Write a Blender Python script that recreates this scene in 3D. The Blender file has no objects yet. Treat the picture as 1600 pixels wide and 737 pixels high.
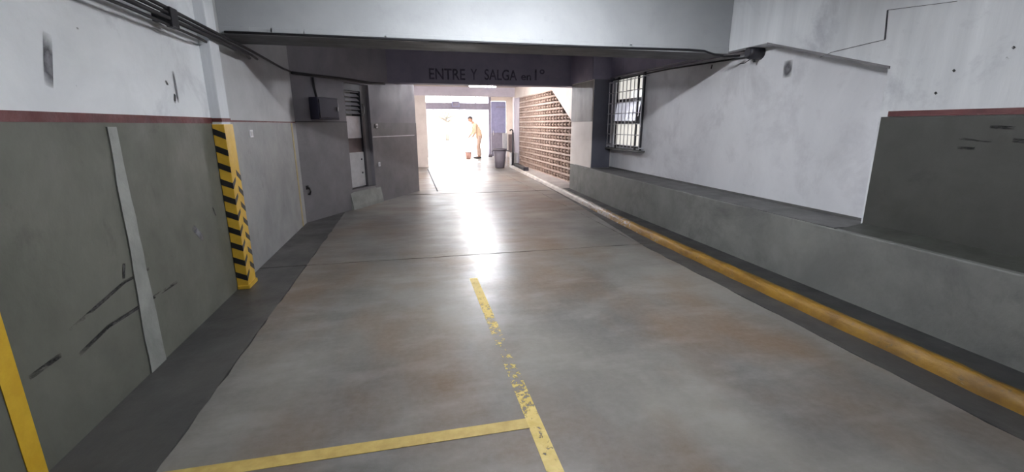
import bpy, bmesh, math, random
from mathutils import Vector, Matrix
random.seed(7)
S = bpy.context.scene
C = S.collection
PI = math.pi

# ------------------------------------------------------------------ camera
CAM_H = 1.45
FPX, VPX, VPY = 690.0, 638.0, 195.0           # focal length and corridor vanishing point in pixels of 1600x737
pitch = math.atan((368.5 - VPY) / FPX)
yaw = math.atan((800 - VPX) * math.cos(pitch) / FPX)
cd = bpy.data.cameras.new('camera')
cam = bpy.data.objects.new('camera', cd)
C.objects.link(cam)
cd.sensor_fit = 'HORIZONTAL'
cd.sensor_width = 36.0
cd.lens = FPX / 1600 * 36.0
cd.clip_end = 400
cam.location = (0, 0, CAM_H)
cam.rotation_euler = (PI / 2 - pitch, 0, -yaw)
S.camera = cam

# ------------------------------------------------------------------ sky, sun, exposure
W = bpy.data.worlds.new('sky')
S.world = W
W.use_nodes = True
bg = W.node_tree.nodes['Background']
bg.inputs['Color'].default_value = (0.90, 0.94, 1.0, 1)
bg.inputs['Strength'].default_value = 15.0
sl = bpy.data.lights.new('sun', 'SUN')
sl.energy = 32.0
sl.angle = math.radians(1.0)
sl.color = (1.0, 0.93, 0.84)
sun = bpy.data.objects.new('sun', sl)
C.objects.link(sun)
sun.rotation_euler = (math.radians(-56), 0, math.radians(-14))   # stands ahead, over the street
S.view_settings.view_transform = 'Standard'
S.view_settings.look = 'None'
S.view_settings.gamma = 1.0
S.view_settings.use_curve_mapping = False
S.view_settings.exposure = 0.0
TUBE_NEAR = 390.0      # glow of the near ceiling tubes
TUBE_BAY_FILL = 420.0       # glow of the unseen tubes added to brighten the two bays towards the street
TUBE_FAR = 560.0       # glow of the small tube by the lettered beam

# ------------------------------------------------------------------ materials
def _nt(name):
    m = bpy.data.materials.new(name)
    m.use_nodes = True
    nt = m.node_tree
    b = nt.nodes['Principled BSDF']
    return m, nt, b

def noise(nt, vec, scale, detail=5, rough=.6, dist=0):
    n = nt.nodes.new('ShaderNodeTexNoise')
    n.inputs['Scale'].default_value = scale
    n.inputs['Detail'].default_value = detail
    n.inputs['Roughness'].default_value = rough
    n.inputs['Distortion'].default_value = dist
    nt.links.new(vec, n.inputs['Vector'])
    return n.outputs['Fac']

def ramp(nt, fac, a, b):
    r = nt.nodes.new('ShaderNodeMapRange')
    r.inputs['From Min'].default_value = a
    r.inputs['From Max'].default_value = b
    nt.links.new(fac, r.inputs['Value'])
    return r.outputs['Result']

def mixc(nt, fac, c1, c2):
    m = nt.nodes.new('ShaderNodeMix')
    m.data_type = 'RGBA'
    for i, c in ((6, c1), (7, c2)):
        if isinstance(c, tuple):
            m.inputs[i].default_value = (*c, 1)
        else:
            nt.links.new(c, m.inputs[i])
    if isinstance(fac, float):
        m.inputs[0].default_value = fac
    else:
        nt.links.new(fac, m.inputs[0])
    return m.outputs[2]

def math_n(nt, op, a, b):
    m = nt.nodes.new('ShaderNodeMath')
    m.operation = op
    for i, c in ((0, a), (1, b)):
        if isinstance(c, (int, float)):
            m.inputs[i].default_value = c
        else:
            nt.links.new(c, m.inputs[i])
    return m.outputs[0]

def pos(nt, stretch=(1, 1, 1)):
    g = nt.nodes.new('ShaderNodeNewGeometry')
    mp = nt.nodes.new('ShaderNodeMapping')
    mp.inputs['Scale'].default_value = stretch
    nt.links.new(g.outputs['Position'], mp.inputs['Vector'])
    return mp.outputs['Vector'], g.outputs['Position']

def pmat(name, c1, c2, scale=2.0, rough=(.55, .8), bump=.15, bscale=25, stretch=(1, 1, 1), lo=.35, hi=.65,
         spots=None, metallic=0.0, spec=.5):
    """mottled procedural surface; spots = (colour, scale, low, high, stretch) adds stains with a shape of their own"""
    m, nt, b = _nt(name)
    v, p = pos(nt, stretch)
    f = ramp(nt, noise(nt, v, scale, 6, .65, .3), lo, hi)
    col = mixc(nt, f, c1, c2)
    for s in (spots or []):
        v2, _ = pos(nt, s[4] if len(s) > 4 else (1, 1, 1))
        f2 = ramp(nt, noise(nt, v2, s[1], 7, .7, .4), s[2], s[3])
        col = mixc(nt, f2, col, s[0])
    nt.links.new(col, b.inputs['Base Color'])
    fr = noise(nt, p, scale * 1.7, 5)
    r = nt.nodes.new('ShaderNodeMapRange')
    r.inputs['From Min'].default_value = .35
    r.inputs['From Max'].default_value = .65
    r.inputs['To Min'].default_value = rough[0]
    r.inputs['To Max'].default_value = rough[1]
    nt.links.new(fr, r.inputs['Value'])
    nt.links.new(r.outputs['Result'], b.inputs['Roughness'])
    b.inputs['Metallic'].default_value = metallic
    b.inputs['Specular IOR Level'].default_value = spec
    if bump:
        bn = nt.nodes.new('ShaderNodeBump')
        bn.inputs['Strength'].default_value = bump
        bn.inputs['Distance'].default_value = .02
        nt.links.new(noise(nt, v, bscale, 5), bn.inputs['Height'])
        nt.links.new(bn.outputs['Normal'], b.inputs['Normal'])
    return m

def plain(name, c, rough=.6, metallic=0.0, emit=None, strength=0.0):
    m, nt, b = _nt(name)
    v, p = pos(nt)
    f = ramp(nt, noise(nt, p, 9, 4), .35, .65)
    nt.links.new(mixc(nt, f, tuple(x * .85 for x in c), c), b.inputs['Base Color'])
    b.inputs['Roughness'].default_value = rough
    b.inputs['Metallic'].default_value = metallic
    if emit:
        b.inputs['Emission Color'].default_value = (*emit, 1)
        b.inputs['Emission Strength'].default_value = strength
    return m

def worn_paint(name, col, col2, scale, thr, soft=.05, ywear=None, rough=.55):
    """paint that has flaked off in places (the bare patches are transparent)"""
    m, nt, b = _nt(name)
    v, p = pos(nt)
    n1 = noise(nt, p, scale, 8, .7, .6)
    n2 = noise(nt, p, scale * .33, 4, .6)
    a = math_n(nt, 'ADD', math_n(nt, 'MULTIPLY', n1, .65), math_n(nt, 'MULTIPLY', n2, .35))
    if ywear:
        sx = nt.nodes.new('ShaderNodeSeparateXYZ')
        nt.links.new(p, sx.inputs[0])
        y0, ym, y1, amt = ywear
        d = math_n(nt, 'ABSOLUTE', math_n(nt, 'SUBTRACT', sx.outputs['Y'], ym), 0)
        w = nt.nodes.new('ShaderNodeMapRange')
        w.inputs['From Min'].default_value = 0
        w.inputs['From Max'].default_value = (y1 - y0) / 2
        w.inputs['To Min'].default_value = amt
        w.inputs['To Max'].default_value = 0
        nt.links.new(d, w.inputs['Value'])
        a = math_n(nt, 'SUBTRACT', a, w.outputs['Result'])
    al = ramp(nt, a, thr, thr + soft)
    nt.links.new(al, b.inputs['Alpha'])
    f = ramp(nt, noise(nt, p, 14, 6), .35, .65)
    nt.links.new(mixc(nt, f, col, col2), b.inputs['Base Color'])
    b.inputs['Roughness'].default_value = rough
    return m

M = {}
M['white'] = pmat('white_wall_paint', (.66, .68, .71), (.78, .80, .83), 1.3, (.6, .85), .12, 18,
                  spots=[((.46, .47, .51), 2.0, .52, .78), ((.20, .20, .22), 9, .70, .78)])
M['white_form'] = pmat('white_board_marked_paint', (.58, .60, .63), (.70, .72, .75), 2.5, (.6, .85), .25, 9, (1, 1.6, .18),
                       spots=[((.38, .39, .44), 1.6, .52, .76), ((.18, .18, .20), 12, .71, .77)])
M['white_panel'] = pmat('smooth_white_wall_paint', (.66, .67, .71), (.75, .76, .80), 1.6, (.6, .8), .05, 20, (1, 1, .6),
                        spots=[((.48, .48, .52), 1.3, .50, .78)])
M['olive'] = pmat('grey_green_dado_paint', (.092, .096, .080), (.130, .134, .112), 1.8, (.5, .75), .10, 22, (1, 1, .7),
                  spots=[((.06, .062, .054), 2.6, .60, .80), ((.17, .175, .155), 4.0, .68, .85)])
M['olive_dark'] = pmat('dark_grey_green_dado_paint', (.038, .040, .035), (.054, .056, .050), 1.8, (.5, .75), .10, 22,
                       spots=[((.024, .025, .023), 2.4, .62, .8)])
M['grey_dado'] = pmat('grey_dado_paint', (.24, .245, .25), (.31, .315, .315), 1.6, (.45, .7), .08, 22,
                      spots=[((.17, .17, .175), 2.4, .58, .8)])
M['red'] = pmat('dark_red_band_paint', (.075, .017, .019), (.125, .032, .032), 6, (.5, .7), .2, 40,
                spots=[((.20, .15, .15), 7, .66, .78), ((.05, .015, .015), 4, .62, .8)])
M['lowwall'] = pmat('grey_render_of_low_wall', (.14, .145, .138), (.20, .205, .195), 2.0, (.5, .75), .12, 25,
                    spots=[((.075, .078, .075), 1.2, .50, .75), ((.26, .26, .255), 3.0, .70, .88)])
M['ledge'] = pmat('dusty_grey_ledge', (.085, .085, .085), (.13, .13, .13), 3, (.6, .8), .1, 30)
M['walk'] = pmat('dark_cement_footway', (.022, .023, .024), (.034, .034, .034), 2.5, (.5, .7), .15, 30,
                 spots=[((.014, .014, .015), 2.0, .58, .8)])
M['paving'] = pmat('pale_cement_paving', (.26, .235, .22), (.36, .33, .31), 2.5, (.5, .7), .1, 25)
M['beam'] = pmat('white_beam_paint', (.32, .335, .35), (.375, .39, .405), 1.2, (.6, .85), .15, 14,
                 spots=[((.285, .295, .31), 2.5, .60, .82), ((.22, .22, .25), 14, .72, .78)])
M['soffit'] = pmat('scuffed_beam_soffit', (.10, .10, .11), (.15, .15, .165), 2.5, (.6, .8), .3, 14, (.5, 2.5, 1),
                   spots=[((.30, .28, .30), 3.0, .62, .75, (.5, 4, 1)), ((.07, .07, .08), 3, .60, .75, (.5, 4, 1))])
M['lintel'] = pmat('grey_beam_glare_violet', (.32, .29, .36), (.40, .37, .44), 1.5, (.6, .8), .08, 20)  # violet of the lens glare mixed into the grey
M['lintel_shaded'] = pmat('beam_shade_and_glare_violet', (.185, .165, .225), (.245, .22, .29), 1.5, (.6, .8), .08, 20)  # darkened for the middle bay's shade, with the violet glare put in
M['portal_grey'] = pmat('pale_grey_glare_violet', (.52, .48, .54), (.62, .58, .64), 1.5, (.6, .8), .05, 20)  # pale grey tinted with the violet of the glare
M['near_dark'] = pmat('dark_blue_grey_near_side', (.085, .087, .115), (.12, .122, .155), 1.5, (.6, .8), .05, 20)  # flat dark tone for the near side of the right pillar
M['grey_up'] = pmat('pale_grey_upper_wall', (.38, .385, .40), (.46, .465, .48), 1.4, (.6, .8), .05, 20)  # flat grey for the upper left wall beyond the pilaster
M['gutter_left_shaded'] = pmat('shade_toned_edge_concrete', (.040, .040, .041), (.078, .075, .072), 1.3, (.4, .6), .15, 20, (1, .5, 1), spots=[((.016, .016, .017), 1.8, .55, .75)])  # concrete toned down to carry the shade along the left wall base
M['slantw'] = pmat('greyish_upper_wall_paint', (.20, .19, .215), (.26, .245, .275), 1.6, (.55, .8), .08, 20)
M['slantd'] = pmat('dark_grey_dado_paint', (.16, .155, .165), (.21, .20, .215), 1.8, (.4, .65), .08, 20,
                   spots=[((.14, .135, .15), 2.4, .58, .8)])
M['plaster'] = pmat('cream_plaster', (.64, .58, .54), (.74, .68, .64), 2.5, (.6, .8), .1, 20)
M['pillar_white'] = pmat('creamy_white_plaster', (.78, .72, .67), (.86, .80, .76), 2.5, (.6, .8), .08, 20)
M['pillar_dark'] = pmat('stained_grey_plaster', (.22, .21, .21), (.33, .31, .30), 3, (.6, .8), .15, 20, (1, 1, .3),
                        spots=[((.12, .11, .11), 6, .62, .75, (1, 1, .4))])
M['chase'] = pmat('pale_mortar_strip', (.20, .21, .20), (.29, .30, .285), 4, (.6, .8), .2, 30)
M['clay'] = pmat('clay_block', (.30, .21, .17), (.40, .30, .25), 5, (.6, .8), .2, 40,
                 spots=[((.22, .14, .11), 3.5, .58, .75)])
M['mortar'] = pmat('pale_mortar', (.42, .34, .30), (.52, .44, .40), 7, (.7, .9), .2, 40)
M['void'] = pmat('dark_for_unlit_void', (.05, .038, .034), (.075, .06, .055), 3, (.8, .9), 0)  # dark colour stands in for the unlit space behind the blocks
M['concrete'] = pmat('plain_concrete', (.25, .25, .25), (.34, .34, .33), 2, (.6, .8), .1, 20)
M['ext_ground'] = pmat('pale_street_concrete', (.45, .44, .42), (.55, .54, .52), .8, (.7, .9), .05, 10)
M['ext_wall'] = pmat('pale_facade_render', (.55, .55, .56), (.65, .65, .65), .6, (.7, .9), .05, 10)
M['ext_grey'] = pmat('grey_street_wall', (.22, .22, .24), (.30, .30, .32), 1, (.7, .9), .05, 10)
M['black'] = plain('black_rubber', (.012, .012, .014), .5)
M['cable'] = plain('black_cable_sheath', (.014, .014, .018), .55)
M['darkmetal'] = plain('dark_painted_metal', (.035, .034, .045), .5, .3)
M['boxmetal'] = plain('dark_blue_grey_enclosure', (.045, .045, .075), .5, .2)
M['white_metal'] = plain('white_painted_metal', (.55, .55, .57), .45)
M['bar'] = plain('pale_painted_iron', (.78, .77, .82), .5, .2)
M['frame_dark'] = plain('dark_window_frame', (.045, .045, .055), .5)
M['glass_lit'] = plain('frosted_lit_glass', (.55, .55, .50), .3, 0, (1.0, .97, .90), .72)
M['glass_cool'] = plain('frosted_cool_glass', (.50, .50, .56), .3, 0, (.86, .88, 1.0), .50)
M['tube'] = plain('lit_fluorescent_tube', (.9, .9, .95), .4, 0, (.90, .92, 1.0), TUBE_FAR)
M['tube_bay_fill'] = plain('added_fill_tube_bay', (.9, .9, .9), .4, 0, (1.0, .93, .90), TUBE_BAY_FILL)
M['tube_near'] = plain('lit_fluorescent_tube_near', (.9, .9, .95), .4, 0, (.95, .97, 1.0), TUBE_NEAR)
M['yellow'] = pmat('yellow_guard_paint', (.55, .33, .03), (.66, .42, .045), 6, (.35, .5), .05, 30,
                   spots=[((.62, .52, .36), 9, .66, .74), ((.30, .19, .03), 5, .66, .8)])
M['guard_black'] = plain('black_guard_stripe', (.016, .015, .016), .45)
M['yellow_line'] = worn_paint('worn_yellow_floor_paint', (.52, .38, .09), (.62, .48, .16), 30, .40, .03, (1.75, 2.62, 3.6, .16))
M['yellow_cross'] = worn_paint('yellow_floor_paint', (.42, .30, .08), (.52, .39, .12), 22, .30, .03)
M['yellow_wall'] = worn_paint('yellow_wall_paint', (.60, .36, .02), (.68, .44, .03), 20, .22, .03)
M['yellow_thin'] = worn_paint('faded_yellow_edge_paint', (.34, .26, .10), (.42, .34, .18), 20, .26, .03)
def mark(name, c, c2, scale, amount, power, rough=.8):
    """a stain or scuff fading out towards its own edges"""
    m, nt, b = _nt(name)
    tc = nt.nodes.new('ShaderNodeTexCoord')
    sx = nt.nodes.new('ShaderNodeSeparateXYZ')
    nt.links.new(tc.outputs['Generated'], sx.inputs[0])
    def hump(o):
        d = math_n(nt, 'ABSOLUTE', math_n(nt, 'SUBTRACT', o, .5), 0)
        return math_n(nt, 'POWER', math_n(nt, 'MAXIMUM', math_n(nt, 'SUBTRACT', 1.0, math_n(nt, 'MULTIPLY', d, 2.0)), 0.0), power)
    h = math_n(nt, 'MULTIPLY', hump(sx.outputs['Y']), hump(sx.outputs['Z']))
    v, p = pos(nt, (1, .5, 2.0) if scale > 6 else (1, 1, 1))
    n = ramp(nt, noise(nt, v, scale, 7, .7, .5), .40 if scale > 6 else .20, .62)
    a = math_n(nt, 'MINIMUM', math_n(nt, 'MULTIPLY', math_n(nt, 'MULTIPLY', h, n), amount), 1.0)
    nt.links.new(a, b.inputs['Alpha'])
    nt.links.new(mixc(nt, ramp(nt, noise(nt, p, 20, 4), .4, .6), c, c2), b.inputs['Base Color'])
    b.inputs['Roughness'].default_value = rough
    return m
M['scuff'] = mark('black_tyre_scuff', (.02, .02, .022), (.045, .045, .045), 9, 2.2, .5)
M['stain'] = mark('soft_grey_stain', (.16, .16, .18), (.22, .22, .24), 5, 1.5, .8)
M['crackline'] = plain('hairline_crack', (.06, .06, .07), .9)
M['letter'] = worn_paint('faded_dark_stencil_paint', (.055, .048, .075), (.095, .082, .125), 9, .30, .25, None, .7)
M['blue'] = plain('lavender_blue_metal', (.24, .25, .42), .5)
M['blue2'] = plain('lavender_grey_metal', (.22, .21, .28), .5)
M['bin'] = plain('grey_plastic', (.14, .13, .16), .5)
M['brown'] = plain('brown_grey_board', (.16, .12, .12), .6)
M['skin'] = plain('skin', (.45, .26, .18), .55)
M['hair'] = plain('dark_brown_hair', (.05, .035, .03), .7)
M['tan'] = plain('tan_cloth', (.62, .46, .33), .85)
M['dusty'] = plain('dusty_rose_cloth', (.50, .36, .30), .85)
M['shoe'] = plain('dark_shoe_leather', (.05, .045, .05), .6)
M['pink'] = plain('faded_pink_plastic', (.50, .30, .26), .5)
M['bark'] = pmat('tree_bark', (.10, .08, .065), (.17, .14, .11), 8, (.8, .9), .4, 20)
M['leaf'] = plain('green_leaf', (.10, .17, .06), .6)
M['ext_window'] = plain('dark_window_glass', (.12, .13, .16), .15)

def floor_material():
    m, nt, b = _nt('polished_stained_concrete')
    v, p = pos(nt, (1, .6, 1))
    f = ramp(nt, noise(nt, v, .75, 5, .55, 0), .33, .66)
    col = mixc(nt, f, (.082, .080, .078), (.235, .222, .203))
    f2 = ramp(nt, noise(nt, v, 1.0, 5, .55, .15), .44, .66)
    col = mixc(nt, math_n(nt, 'MULTIPLY', f2, .95), col, (.140, .092, .056))           # rusty brown stains
    v3, _ = pos(nt, (1, 2.2, 1))
    f3 = ramp(nt, noise(nt, v3, 1.7, 5, .55, .15), .50, .85)
    col = mixc(nt, math_n(nt, 'MULTIPLY', f3, .5), col, (.34, .33, .32))           # trowelled light clouds
    f5 = ramp(nt, noise(nt, p, 24, 6, .7), .38, .66)
    col = mixc(nt, math_n(nt, 'MULTIPLY', f5, .16), col, (.30, .29, .28))          # fine grain
    f4 = ramp(nt, noise(nt, p, 11, 8, .75), .68, .76)
    col = mixc(nt, math_n(nt, 'MULTIPLY', f4, .6), col, (.04, .038, .036))          # oil spots
    nt.links.new(col, b.inputs['Base Color'])
    r = nt.nodes.new('ShaderNodeMapRange')
    r.inputs['From Min'].default_value = .35
    r.inputs['From Max'].default_value = .68
    r.inputs['To Min'].default_value = .29
    r.inputs['To Max'].default_value = .42
    nt.links.new(noise(nt, v3, 1.4, 4, .5, 0), r.inputs['Value'])
    nt.links.new(r.outputs['Result'], b.inputs['Roughness'])
    bn = nt.nodes.new('ShaderNodeBump')
    bn.inputs['Strength'].default_value = .16
    bn.inputs['Distance'].default_value = .02
    h = math_n(nt, 'ADD', noise(nt, v3, 2.6, 4, .5, 0), math_n(nt, 'MULTIPLY', noise(nt, p, 60, 3), .10))
    nt.links.new(h, bn.inputs['Height'])
    nt.links.new(bn.outputs['Normal'], b.inputs['Normal'])
    b.inputs['Specular IOR Level'].default_value = .36
    return m
M['floor'] = floor_material()

def gutter_material():
    return pmat('dark_dirty_gutter_concrete', (.036, .036, .038), (.058, .056, .055), 1.6, (.45, .65), .15, 20, (1, .5, 1),
                spots=[((.028, .028, .03), 2.0, .58, .78), ((.11, .107, .104), 4, .68, .8, (1, 3, 1))])
M['gutter'] = gutter_material()

def curb_material():
    """yellow paint near the camera, worn to bare grey cement further on"""
    m, nt, b = _nt('worn_yellow_kerb_paint')
    v, p = pos(nt, (1, .6, 1))
    sx = nt.nodes.new('ShaderNodeSeparateXYZ')
    nt.links.new(p, sx.inputs[0])
    w = ramp(nt, sx.outputs['Y'], 4.5, 8.5)
    n = noise(nt, v, 11, 8, .72, .5)
    bare = ramp(nt, math_n(nt, 'ADD', n, math_n(nt, 'MULTIPLY', w, .34)), .64, .70)
    f = ramp(nt, noise(nt, v, 7, 6), .35, .65)
    yel = mixc(nt, f, (.165, .080, .004), (.31, .165, .012))
    gry = mixc(nt, f, (.27, .235, .21), (.46, .41, .37))
    dirt = ramp(nt, noise(nt, p, 20, 7, .7), .60, .75)
    col = mixc(nt, dirt, mixc(nt, bare, yel, gry), (.10, .075, .045))
    nt.links.new(col, b.inputs['Base Color'])
    b.inputs['Roughness'].default_value = .5
    bn = nt.nodes.new('ShaderNodeBump')
    bn.inputs['Strength'].default_value = .5
    bn.inputs['Distance'].default_value = .02
    nt.links.new(n, bn.inputs['Height'])
    nt.links.new(bn.outputs['Normal'], b.inputs['Normal'])
    return m
M['curb'] = curb_material()

# ------------------------------------------------------------------ mesh helpers
def wmat(o):
    """world matrix of an object without waiting for a scene update"""
    m = o.matrix_basis.copy()
    if o.parent:
        m = wmat(o.parent) @ o.matrix_parent_inverse @ m
    return m

def link(name, me, mat, parent=None):
    o = bpy.data.objects.new(name, me)
    C.objects.link(o)
    if mat:
        me.materials.append(M[mat])
    if parent:
        o.parent = parent
        o.matrix_parent_inverse = wmat(parent).inverted()
    return o

def tag(o, label, cat, group=None, kind=None):
    o['label'] = label
    o['category'] = cat
    if group:
        o['group'] = group
    if kind:
        o['kind'] = kind
    return o

def struct(o, label, cat):
    return tag(o, label, cat, None, 'structure')

def empty(name, loc=(0, 0, 0), rz=0):
    o = bpy.data.objects.new(name, None)
    C.objects.link(o)
    o.location = loc
    o.rotation_euler = (0, 0, rz)
    return o

def bm_box(bm, x0, x1, y0, y1, z0, z1, mw=None):
    vs = [bm.verts.new((x, y, z)) for z in (z0, z1) for x, y in ((x0, y0), (x1, y0), (x1, y1), (x0, y1))]
    if mw is not None:
        for v in vs:
            v.co = mw @ v.co
    for f in ((3, 2, 1, 0), (4, 5, 6, 7), (0, 1, 5, 4), (1, 2, 6, 5), (2, 3, 7, 6), (3, 0, 4, 7)):
        bm.faces.new([vs[i] for i in f])
    return vs

def bm_tube(bm, pts, r, seg=8, cap=True):
    pts = [Vector(p) for p in pts]
    rs = r if isinstance(r, (list, tuple)) else [r] * len(pts)
    rings = []
    up = None
    for i, p in enumerate(pts):
        d = (pts[min(i + 1, len(pts) - 1)] - pts[max(i - 1, 0)]).normalized()
        if up is None:
            up = Vector((0, 0, 1)) if abs(d.z) < .9 else Vector((1, 0, 0))
        s = d.cross(up).normalized()
        u = s.cross(d).normalized()
        up = u
        rings.append([bm.verts.new(p + (s * math.cos(2 * PI * k / seg) + u * math.sin(2 * PI * k / seg)) * rs[i]) for k in range(seg)])
    for a, b in zip(rings, rings[1:]):
        for k in range(seg):
            bm.faces.new((a[k], a[(k + 1) % seg], b[(k + 1) % seg], b[k]))
    if cap:
        bm.faces.new(rings[0][::-1])
        bm.faces.new(rings[-1])

def bm_prism(bm, poly, axis, a, b):
    """poly of 2-D points extruded along axis ('x','y','z') from a to b"""
    def P(q, t):
        return {'x': (t, q[0], q[1]), 'y': (q[0], t, q[1]), 'z': (q[0], q[1], t)}[axis]
    A = [bm.verts.new(P(q, a)) for q in poly]
    B = [bm.verts.new(P(q, b)) for q in poly]
    n = len(poly)
    bm.faces.new(A)
    bm.faces.new(B[::-1])
    for i in range(n):
        bm.faces.new((A[i], B[i], B[(i + 1) % n], A[(i + 1) % n]))

def done(name, bm, mat, parent=None, bevel=0.0, smooth=False, bseg=2):
    bmesh.ops.recalc_face_normals(bm, faces=bm.faces)
    if bevel:
        bmesh.ops.bevel(bm, geom=[e for e in bm.edges if e.is_manifold and e.calc_face_angle(0) > .5], offset=bevel,
                        segments=bseg, affect='EDGES', profile=.6)
    if smooth:
        for f in bm.faces:
            f.smooth = True
    me = bpy.data.meshes.new(name)
    bm.to_mesh(me)
    bm.free()
    return link(name, me, mat, parent)

def box(name, x0, x1, y0, y1, z0, z1, mat, parent=None, bevel=0.0, mw=None):
    bm = bmesh.new()
    bm_box(bm, x0, x1, y0, y1, z0, z1, mw)
    return done(name, bm, mat, parent, bevel)

def prism(name, poly, axis, a, b, mat, parent=None, bevel=0.0):
    bm = bmesh.new()
    bm_prism(bm, poly, axis, a, b)
    return done(name, bm, mat, parent, bevel)

def tube(name, pts, r, mat, parent=None, seg=8):
    bm = bmesh.new()
    bm_tube(bm, pts, r, seg)
    return done(name, bm, mat, parent, 0, True)

def lathe(name, prof, mat, parent=None, seg=24, loc=(0, 0, 0)):
    bm = bmesh.new()
    rings = [[bm.verts.new((loc[0] + r * math.cos(2 * PI * k / seg), loc[1] + r * math.sin(2 * PI * k / seg), loc[2] + z)) for k in range(seg)] for r, z in prof]
    for a, b in zip(rings, rings[1:]):
        for k in range(seg):
            bm.faces.new((a[k], a[(k + 1) % seg], b[(k + 1) % seg], b[k]))
    bm.faces.new(rings[0][::-1])
    bm.faces.new(rings[-1])
    return done(name, bm, mat, parent, 0, True)

# ------------------------------------------------------------------ key measures (metres)
LX = -1.60            # left wall
CORNER = (-1.60, 7.13)
ENDW = (0.16, 10.18)  # end of the slanting wall
BY, BZ = 4.73, 2.25   # front beam
B2Y, B2Z = 9.30, 2.24 # lettered beam
CZ = 2.84             # near ceiling
RXP, RXW = 3.62, 3.82 # proud near wall, recessed white wall
FX = 3.75             # block wall plane
NEAR_LAMP = (1.05, 3.05)
P3, P4 = 16.0, 20.6   # far portals

# ------------------------------------------------------------------ floor
fl = box('floor', -1.9, 5.0, -4.2, 21.0, -.30, -.035, 'gutter')
struct(fl, 'stained grey concrete garage floor running out to the street', 'floor')

def slab(x0, x1, y0, y1, mat, jit=.006, name='floor_slab'):
    """a cast slab with slightly ragged edges, top at z = 0"""
    per = []
    def edge(a, b):
        n = max(2, int((Vector(b) - Vector(a)).length / .12))
        for i in range(n):
            t = i / n
            per.append((a[0] + (b[0] - a[0]) * t, a[1] + (b[1] - a[1]) * t))
    edge((x0, y0), (x1, y0)); edge((x1, y0), (x1, y1)); edge((x1, y1), (x0, y1)); edge((x0, y1), (x0, y0))
    per = [(x + random.uniform(-jit, jit), y + random.uniform(-jit, jit)) for x, y in per]
    bm = bmesh.new()
    bm_prism(bm, per, 'z', -.034, 0)
    return done(name, bm, mat, fl)

G, GX = .010, .003
ys = [-4.0, 4.86, 9.62, P3, 20.9]
for i in range(4):
    a, b = ys[i] + (.022 if i == 2 else G), ys[i + 1] - (.022 if i == 1 else G)
    slab(-1.14 + GX, 2.76 - GX, a, b, 'floor', .007)
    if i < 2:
        slab(LX - .02, -1.14 - GX, a, b, 'gutter_left_shaded', .002)
    if i < 3:
        slab(2.76 + GX, 3.9, a, b, 'gutter' if i == 0 else 'floor', .002)
slab(2.76 + GX, 4.9, P3 + G, 20.9, 'floor', .002)
prism('gutter_strip', [(2.765, 4.87), (2.93, 6.6), (3.06, 8.2), (3.15, 9.6), (3.24, 11.3), (3.38, 14.6), (3.44, 14.6), (3.33, 11.3), (3.24, 9.6), (3.18, 8.2), (3.10, 6.6), (3.05, 4.87)], 'z', .0003, .0014, 'gutter', fl)
# paint lines on the floor
box('lane_line_paint', .50, .575, -1.0, 4.06, .0005, .0020, 'yellow_line', fl)
box('bay_line_paint', LX + .02, .50, 1.815, 1.890, .0005, .0020, 'yellow_cross', fl)
# thin dark strip let into the floor towards the street
box('floor_joint_strip', .545, .575, 10.0, 15.3, .0004, .0016, 'crackline', fl)

# ------------------------------------------------------------------ left wall with pilaster
wl = box('wall_left', -1.90, LX, -4.0, CORNER[1] + .05, -.05, 3.2, 'white')
struct(wl, 'white and grey-green left wall with a dark red band', 'wall')
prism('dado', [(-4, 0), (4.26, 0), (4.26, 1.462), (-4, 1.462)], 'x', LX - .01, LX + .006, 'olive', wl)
prism('dado', [(4.46, 0), (CORNER[1], 0), (CORNER[1], 1.475), (4.46, 1.475)], 'x', LX - .01, LX + .006, 'grey_dado', wl)
box('red_band', LX - .01, LX + .009, -4, 4.262, 1.462, 1.508, 'red', wl)
box('red_band', LX - .01, LX + .008, 4.44, CORNER[1], 1.476, 1.493, 'red', wl)
box('grey_upper_panel', LX - .01, LX + .004, 4.44, CORNER[1], 1.493, 3.0, 'grey_up', wl)
box('pilaster', LX - .01, -1.52, 4.26, 4.45, 0, 3.12, 'white_form', wl, .008)
box('red_band', LX, -1.517, 4.256, 4.452, 1.475, 1.505, 'red', wl)
# pale mortar strip up the dado
bm = bmesh.new()
n = 14
L, R_ = [], []
for i in range(n + 1):
    zz = 1.44 * i / n
    c = 2.885 + .035 * i / n
    w = .085 - .045 * i / n
    L.append((c - w + random.uniform(-.007, .007), zz))
    R_.append((c + w + random.uniform(-.006, .006), zz))
bm_prism(bm, L + R_[::-1], 'x', LX, LX + .014)
done('mortar_strip', bm, 'chase', wl)
# yellow bay line running up the wall, thin yellow line at the corner
box('bay_line_paint', LX + .004, LX + .009, 1.915, 2.0, 0, 1.46, 'yellow_wall', wl)
box('edge_line_paint', LX + .004, LX + .010, 6.86, 6.93, 0, 1.475, 'yellow_thin', wl)
def scuff(pts, w, x, parent, sgn=1, mat='scuff', name='scuff_mark'):
    bm = bmesh.new()
    for (a, b) in zip(pts, pts[1:]):
        d = (Vector(b) - Vector(a)).normalized()
        nn = Vector((-d.y, d.x)) * w / 2
        q = [Vector(a) + nn, Vector(b) + nn, Vector(b) - nn, Vector(a) - nn]
        bm_prism(bm, [tuple(v) for v in q], 'x', x, x + sgn * .002)
    return done(name, bm, mat, parent)
scuff([(2.32, .385), (2.55, .425), (2.74, .42), (3.28, .415)], .020, LX + .007, wl)
scuff([(2.04, .43), (2.22, .44)], .022, LX + .007, wl)
scuff([(2.30, .52), (2.75, .60), (3.0, .60)], .018, LX + .007, wl)
scuff([(3.62, .72), (3.75, .60)], .05, LX + .007, wl, 1, 'stain')
scuff([(2.75, .62), (2.78, .70)], .02, LX + .007, wl)
scuff([(4.0, .80), (4.05, .70)], .012, LX + .007, wl)
scuff([(2.55, 1.62), (2.62, 1.86)], .05, LX + .001, wl, 1, 'stain')
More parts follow.
